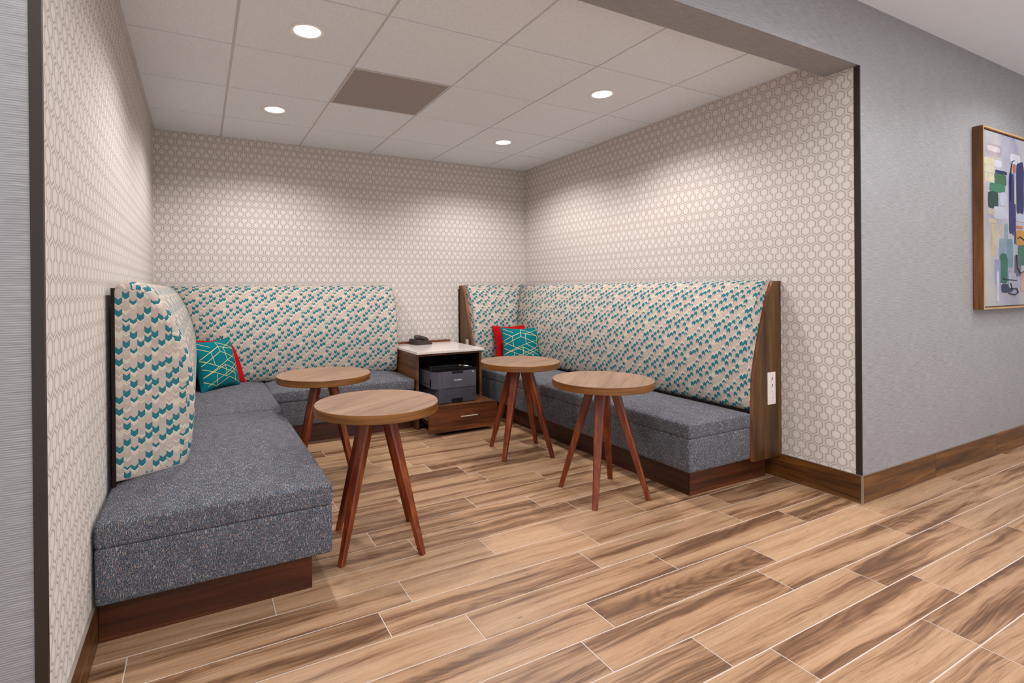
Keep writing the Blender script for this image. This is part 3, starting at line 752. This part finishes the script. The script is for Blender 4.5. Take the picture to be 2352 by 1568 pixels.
# telephone
PH = thing('desk_phone', 'small black desk telephone on the white cabinet top', 'telephone', (2.120, 3.000, 0.6345), 0.10)
bm = bmesh.new()
prism(bm, [(-0.080, 0.0), (0.080, 0.0), (0.080, 0.012), (0.060, 0.030), (-0.075, 0.052), (-0.084, 0.046)], 1, -0.075, 0.075)
bmesh.ops.bevel(bm, geom=bm.edges[:], offset=0.003, segments=2, affect='EDGES'); obj('base', bm, M['phone'], PH)
bm = bmesh.new()
pts = [(-0.086+0.135*k/12, -0.045, 0.056+0.020*math.sin(PI*(0.22+0.70*k/12))-0.026*(k/12)) for k in range(13)]
tube(bm, pts, [0.014, 0.021, 0.022, 0.021, 0.020, 0.019, 0.019, 0.019, 0.019, 0.020, 0.021, 0.020, 0.012], 12)
obj('handset', bm, M['phone'], PH, smooth=True)
bm = bmesh.new()
for i in range(3):
    for j in range(4): box(bm, -0.02+0.022*i, -0.006+0.022*i, -0.005+0.017*j, 0.006+0.017*j, 0.036-0.008*i, 0.043-0.008*i)
obj('keypad', bm, M['blackgloss'], PH)
bm = bmesh.new(); tube(bm, [(0.078, -0.02, 0.006), (0.10, -0.03, 0.004), (0.11, 0.02, 0.004), (0.10, 0.07, 0.004)], 0.003, 8); obj('cord', bm, M['black'], PH, smooth=True)

# ================================================================ round side tables
def make_table(label):
    t = thing('round_side_table', label, 'table', (0, 0, 0), 0, 'round side tables between the banquettes')
    R, zt, th = 0.2755, 0.636, 0.038
    bm = bmesh.new()
    lathe(bm, [(0, zt), (R-0.0016, zt)], 96, 0)
    lathe(bm, [(R-0.0016, zt), (R, zt-0.0016), (R, zt-th+0.0016), (R-0.0016, zt-th)], 96, 1)
    lathe(bm, [(R-0.0016, zt-th), (0, zt-th)], 96, 0)
    bmesh.ops.remove_doubles(bm, verts=bm.verts[:], dist=1e-5)
    obj('tabletop', bm, [M['oak_top'], M['oak_edge']], t)
    bm = bmesh.new(); lathe(bm, [(0, zt-th), (0.085, zt-th), (0.085, zt-th-0.010), (0, zt-th-0.010)], 40); obj('mounting_plate', bm, M['slot'], t)
    bm = bmesh.new(); zt2 = zt-th-0.0095
    rows = []
    for k in range(9):
        f = k/8; rad = 0.062+(0.240-0.062)*f; z = zt2*(1-f); w = 0.0285*(1-f)+0.0135*f; dd = 0.024*(1-f)+0.0125*f
        ch = 0.30
        ring = [(-dd, -w*(1-ch)), (-dd*(1-ch), -w), (dd*(1-ch), -w), (dd, -w*(1-ch)), (dd, w*(1-ch)), (dd*(1-ch), w), (-dd*(1-ch), w), (-dd, w*(1-ch))]
        if k == 8: z = 0.001
        rows.append([bm.verts.new((rad+a, b, z)) for a, b in ring])
    for A, B in zip(rows, rows[1:]):
        for i in range(8): bm.faces.new((A[i], A[(i+1) % 8], B[(i+1) % 8], B[i]))
    bm.faces.new(rows[0]); bm.faces.new(rows[-1][::-1]); bmesh.ops.recalc_face_normals(bm, faces=bm.faces[:])
    me = None
    for k in range(4):
        if me is None: o = obj('leg', bm, M['leg'], t); me = o.data
        else: o = bpy.data.objects.new('leg', me); C.objects.link(o); o.parent = t
        o.rotation_euler = (0, 0, PI/2*k)
    return t
TB = [((0.977, 1.738), 34, 'round oak topped table by the back bench, half hidden behind the nearest table'),
      ((1.020, 0.816), 33.5, 'round oak topped side table nearest the camera, beside the left bench'),
      ((2.293, 1.592), 29.5, 'round oak topped table in front of the right bench, nearer the cabinet'),
      ((2.293, 0.756), 38.5, 'round oak topped table by the near end of the right bench')]
t0 = make_table(TB[0][2])
for i, ((x, y), a, lb) in enumerate(TB):
    t = t0 if i == 0 else copy_tree(t0)
    t.location = (x, y, 0); t.rotation_euler = (0, 0, math.radians(a)); t['label'] = lb

# ================================================================ pillows
def pillow_pt(u, v, a, T):
    e = 1-0.11*(1-v*v)**1.0*abs(u)**2; g_ = 1-0.11*(1-u*u)**1.0*abs(v)**2
    x = a*u*e; y = a*v*g_
    h = T*max(0.0, (1-u**2))**0.42*max(0.0, (1-v**2))**0.42
    return x, y, h
def make_pillow(name, label, mat, a, T, loc, yaw_, lean, rl, lines=False, group=None):
    t = thing(name, label, 'pillow', loc, 0, group)
    n_ = Vector((math.sin(yaw_), -math.cos(yaw_), 0)); r_ = Vector((math.cos(yaw_), math.sin(yaw_), 0)); u_ = Vector((0, 0, 1))*math.cos(lean)-n_*math.sin(lean)
    r2 = r_*math.cos(rl)+u_*math.sin(rl); u2 = -r_*math.sin(rl)+u_*math.cos(rl); nn = r2.cross(u2)
    t.matrix_world = Matrix((r2, u2, nn)).transposed().to_4x4(); t.location = loc
    bm = bmesh.new(); K = 24; rnd = random.Random(len(label))
    grid = {}
    for sd in (1, -1):
        for i in range(K+1):
            for j in range(K+1):
                u = math.sin((i/K-0.5)*PI); v = math.sin((j/K-0.5)*PI)
                x, y, h = pillow_pt(u, v, a, T)
                if (i in (0, K) or j in (0, K)) and sd == -1: grid[(sd, i, j)] = grid[(1, i, j)]
                else: grid[(sd, i, j)] = bm.verts.new((x, y, sd*h))
    for sd in (1, -1):
        for i in range(K):
            for j in range(K):
                q = [grid[(sd, i, j)], grid[(sd, i+1, j)], grid[(sd, i+1, j+1)], grid[(sd, i, j+1)]]
                bm.faces.new(q if sd == 1 else q[::-1])
    obj('cover', bm, mat, t, smooth=True)
    # piping round the seam
    bm = bmesh.new(); pts = []
    for k in range(40): pts.append((-1+2*k/40, -1))
    for k in range(40): pts.append((1, -1+2*k/40))
    for k in range(40): pts.append((1-2*k/40, 1))
    for k in range(41): pts.append((-1, 1-2*k/40))
    tube(bm, [(*pillow_pt(u, v, a, T)[:2], 0) for u, v in pts], 0.0022, 6)
    obj('piping', bm, mat, t, smooth=True)
    if lines:
        bm = bmesh.new()
        segs = [((.49, .95), (.49, .72)), ((.60, .80), (.61, .53)), ((.27, .73), (.29, .47)), ((.92, .74), (.92, .47)), ((.53, .45), (.53, .22)),
                ((.02, .84), (.27, .73)), ((.27, .73), (.49, .84)), ((.49, .84), (.60, .80)), ((.60, .80), (.95, .93)), ((.02, .62), (.49, .84)), ((.92, .74), (.49, .95)), ((.60, .80), (.92, .74)),
                ((.49, .72), (.02, .50)), ((.49, .72), (.98, .50)), ((.98, .66), (.61, .53)), ((.61, .53), (.02, .28)), ((.29, .47), (.01, .60)), ((.29, .47), (.80, .24)), ((.61, .53), (.98, .34)), ((.92, .47), (.53, .28)), ((.92, .47), (.99, .50)),
                ((.02, .44), (.53, .22)), ((.53, .22), (.98, .42)), ((.02, .28), (.53, .45)), ((.53, .45), (.98, .24)), ((.02, .20), (.30, .06)), ((.30, .06), (.60, .20)), ((.60, .20), (.92, .06)), ((.30, .30), (.30, .06)), ((.78, .30), (.78, .08)), ((.05, .95), (.30, .84)), ((.10, .10), (.53, .28))]
        w = 0.0018
        for (u0_, v0_), (u1_, v1_) in segs:
            prev = None; n_s = 14
            dx, dy = u1_-u0_, v1_-v0_; L_ = math.hypot(dx, dy); nx, ny = -dy/L_*w/a/2*2, dx/L_*w/a/2*2
            for k in range(n_s+1):
                f = k/n_s; uu = (u0_+dx*f)*2-1; vv = (v0_+dy*f)*2-1; cur = []
                for sg in (-1, 1):
                    x, y, h = pillow_pt(max(-.985, min(.985, uu+nx*sg)), max(-.985, min(.985, vv+ny*sg)), a, T); cur.append(bm.verts.new((x, y, h+0.0012)))
                if prev: bm.faces.new((prev[0], cur[0], cur[1], prev[1]))
                prev = cur
        bmesh.ops.recalc_face_normals(bm, faces=bm.faces[:])
        obj('embroidered_lines', bm, M['gold'], t)
    return t
make_pillow('throw_pillow', 'teal pillow with gold lines leaning in the left corner of the banquette', M['teal'], 0.184, 0.070, (0.408, 2.640, 0.620), 0.80, 0.27, 0.0, True, 'teal throw pillows with gold lines')
make_pillow('throw_pillow', 'red pillow mostly hidden behind the left teal pillow', M['red'], 0.184, 0.042, (0.445, 2.795, 0.614), 0.66, 0.27, 0.0, False, 'red throw pillows')
make_pillow('throw_pillow', 'teal pillow with gold lines in the back right corner', M['teal'], 0.184, 0.070, (2.945, 2.585, 0.604), -0.42, 0.30, 0.0, True, 'teal throw pillows with gold lines')
make_pillow('throw_pillow', 'red pillow showing behind the right teal pillow', M['red'], 0.184, 0.042, (2.955, 2.745, 0.616), -0.30, 0.30, 0.03, False, 'red throw pillows')

# ================================================================ framed painting on the corridor wall
PX0, PX1, PZ0, PZ1 = 4.700, 5.62, 0.982, 2.148
PT = thing('framed_painting', 'abstract painting in a deep wood floater frame on the grey corridor wall', 'painting', (0, 0, 0))
bm = bmesh.new(); fy0, fy1 = -0.052, -0.002
for a in ((PX0, PX0+0.016, PZ0, PZ1), (PX1-0.016, PX1, PZ0, PZ1), (PX0+0.016, PX1-0.016, PZ1-0.016, PZ1), (PX0+0.016, PX1-0.016, PZ0, PZ0+0.016)):
    box(bm, a[0], a[1], fy0, fy1, a[2], a[3], bev=0.001)
fe = bmesh.new()
for a in ((PX0+0.001, PX0+0.011, PZ0+0.001, PZ1-0.001), (PX1-0.011, PX1-0.001, PZ0+0.001, PZ1-0.001), (PX0+0.011, PX1-0.011, PZ1-0.011, PZ1-0.001), (PX0+0.011, PX1-0.011, PZ0+0.001, PZ0+0.011)): box(fe, a[0], a[1], fy0-0.001, fy0-0.0001, a[2], a[3])
obj('front_edge', fe, plain('pale_frame_edge', (176, 138, 88), 0.45), PT)
obj('frame', bm, wood('frame_wood', (72, 40, 12), (104, 64, 24), (130, 86, 38), 1.6, 18, 2, 0.4, 0.4, rings=0.2), PT)
def canvas_mat():
    n = N('painted_canvas', 0.55, 0.3); p = n.coord(); f = n.noise(n.vm('MULTIPLY', p, (3, 1, 2)), 1.0, 4, 0.6)
    n.col(n.ramp(f, [(0.30, (122, 120, 136)), (0.48, (146, 142, 150)), (0.62, (160, 154, 150)), (0.75, (140, 137, 152))]))
    n.bump(n.noise(p, 400, 2), 0.3, 0.001); return n.m
cv = obj('canvas', bx(PX0+0.019, PX1-0.019, -0.043, -0.006, PZ0+0.019, PZ1-0.019), canvas_mat(), PT)
pm = {}
def pc(c):
    if c not in pm: pm[c] = plain('paint_%s' % len(pm), tuple(int(v*0.78) for v in c), 0.45, bumpy=0.4, bscale=120, var=0.18)
    return pm[c]
# strokes: (x0, x1, z0, z1, colour) as fractions of the visible canvas width 0.66 m and the height
strokes = [(.06,.46,.86,.93,(188,172,178)),(.10,.40,.885,.915,(226,214,214)),(.02,.28,.80,.845,(222,208,170)),(.02,.26,.76,.80,(226,214,184)),(.03,.26,.71,.755,(224,212,180)),
 (.26,.44,.80,.84,(218,216,226)),(.28,.58,.765,.785,(30,34,84)),(.26,.56,.70,.765,(58,104,70)),(.14,.52,.655,.705,(50,128,94)),(.10,.36,.56,.655,(24,58,54)),(.40,.56,.58,.66,(196,200,218)),
 (.24,.60,.50,.575,(200,200,214)),(.10,.26,.52,.555,(206,188,170)),(.12,.30,.475,.50,(214,196,160)),(.17,.26,.28,.475,(216,192,148)),(.26,.44,.33,.475,(204,190,176)),
 (.50,.60,.30,.48,(150,168,184)),(.36,.58,.27,.39,(140,160,176)),(.56,.72,.22,.39,(112,146,160)),(.38,.58,.13,.30,(34,104,86)),(.26,.40,.12,.27,(150,156,186)),
 (.42,.70,.075,.125,(24,40,82)),(.66,.92,.84,.90,(214,210,220)),(.74,.80,.79,.84,(204,92,60)),(.62,.76,.42,.78,(36,32,104)),(.82,1.02,.55,.86,(28,34,92)),(.76,.80,.36,.60,(60,50,112)),
 (.80,1.02,.50,.55,(196,198,214)),(.80,.98,.46,.475,(206,120,60)),(.80,1.02,.36,.45,(206,146,54)),(.86,1.04,.24,.36,(44,110,84)),(.76,.92,.17,.30,(98,98,112)),(.60,.80,.10,.19,(180,180,196)),
 (.30,.36,.02,.20,(204,202,220)),(.92,1.06,.08,.20,(206,170,150)),(1.04,1.30,.52,.84,(210,206,212)),(1.06,1.28,.30,.50,(60,84,124)),(1.10,1.32,.12,.28,(214,196,150))]
bm_by = {}
rnd = random.Random(3)
for k, (a, b, c_, d_, colr) in enumerate(strokes):
    x0 = PX0+0.03+a*0.63; x1 = min(PX0+0.03+b*0.63, PX1-0.03); z0 = PZ0+0.02+c_*1.13; z1 = PZ0+0.02+d_*1.13
    bm = bm_by.setdefault(colr, bmesh.new()); cx, cz = (x0+x1)/2, (z0+z1)/2; hw, hh = (x1-x0)/2, (z1-z0)/2
    pts = []
    for q in range(20):
        t = 2*PI*q/20; cc_, ss = math.cos(t), math.sin(t); e = 0.35
        pts.append((cx+hw*math.copysign(abs(cc_)**e, cc_)*(1+rnd.uniform(-.06, .06)), cz+hh*math.copysign(abs(ss)**e, ss)*(1+rnd.uniform(-.06, .06))))
    y = -0.0431-0.00006*k
    prism(bm, pts, 1, y-0.00005, -0.0428)
for colr, bm in bm_by.items(): obj('paint_stroke', bm, pc(colr), PT)
def curve(pts, r=0.0035):
    bm = bmesh.new(); tube(bm, [(PX0+0.03+a*0.63, -0.0462, PZ0+0.02+b*1.13) for a, b in pts], r, 6); obj('line_stroke', bm, pc((18, 26, 60)), PT)
curve([(.66, .62), (.665, .80), (.70, .855), (.76, .862)], 0.003)
curve([(.46, .155), (.62, .150), (.80, .146)]); curve([(.64, .13), (.68, .095), (.80, .098), (.84, .075), (.76, .060), (.60, .070)]); curve([(.84, .40), (.90, .41), (1.02, .39)]); curve([(.80, .30), (.82, .22), (.90, .19), (1.0, .2)], 0.003)
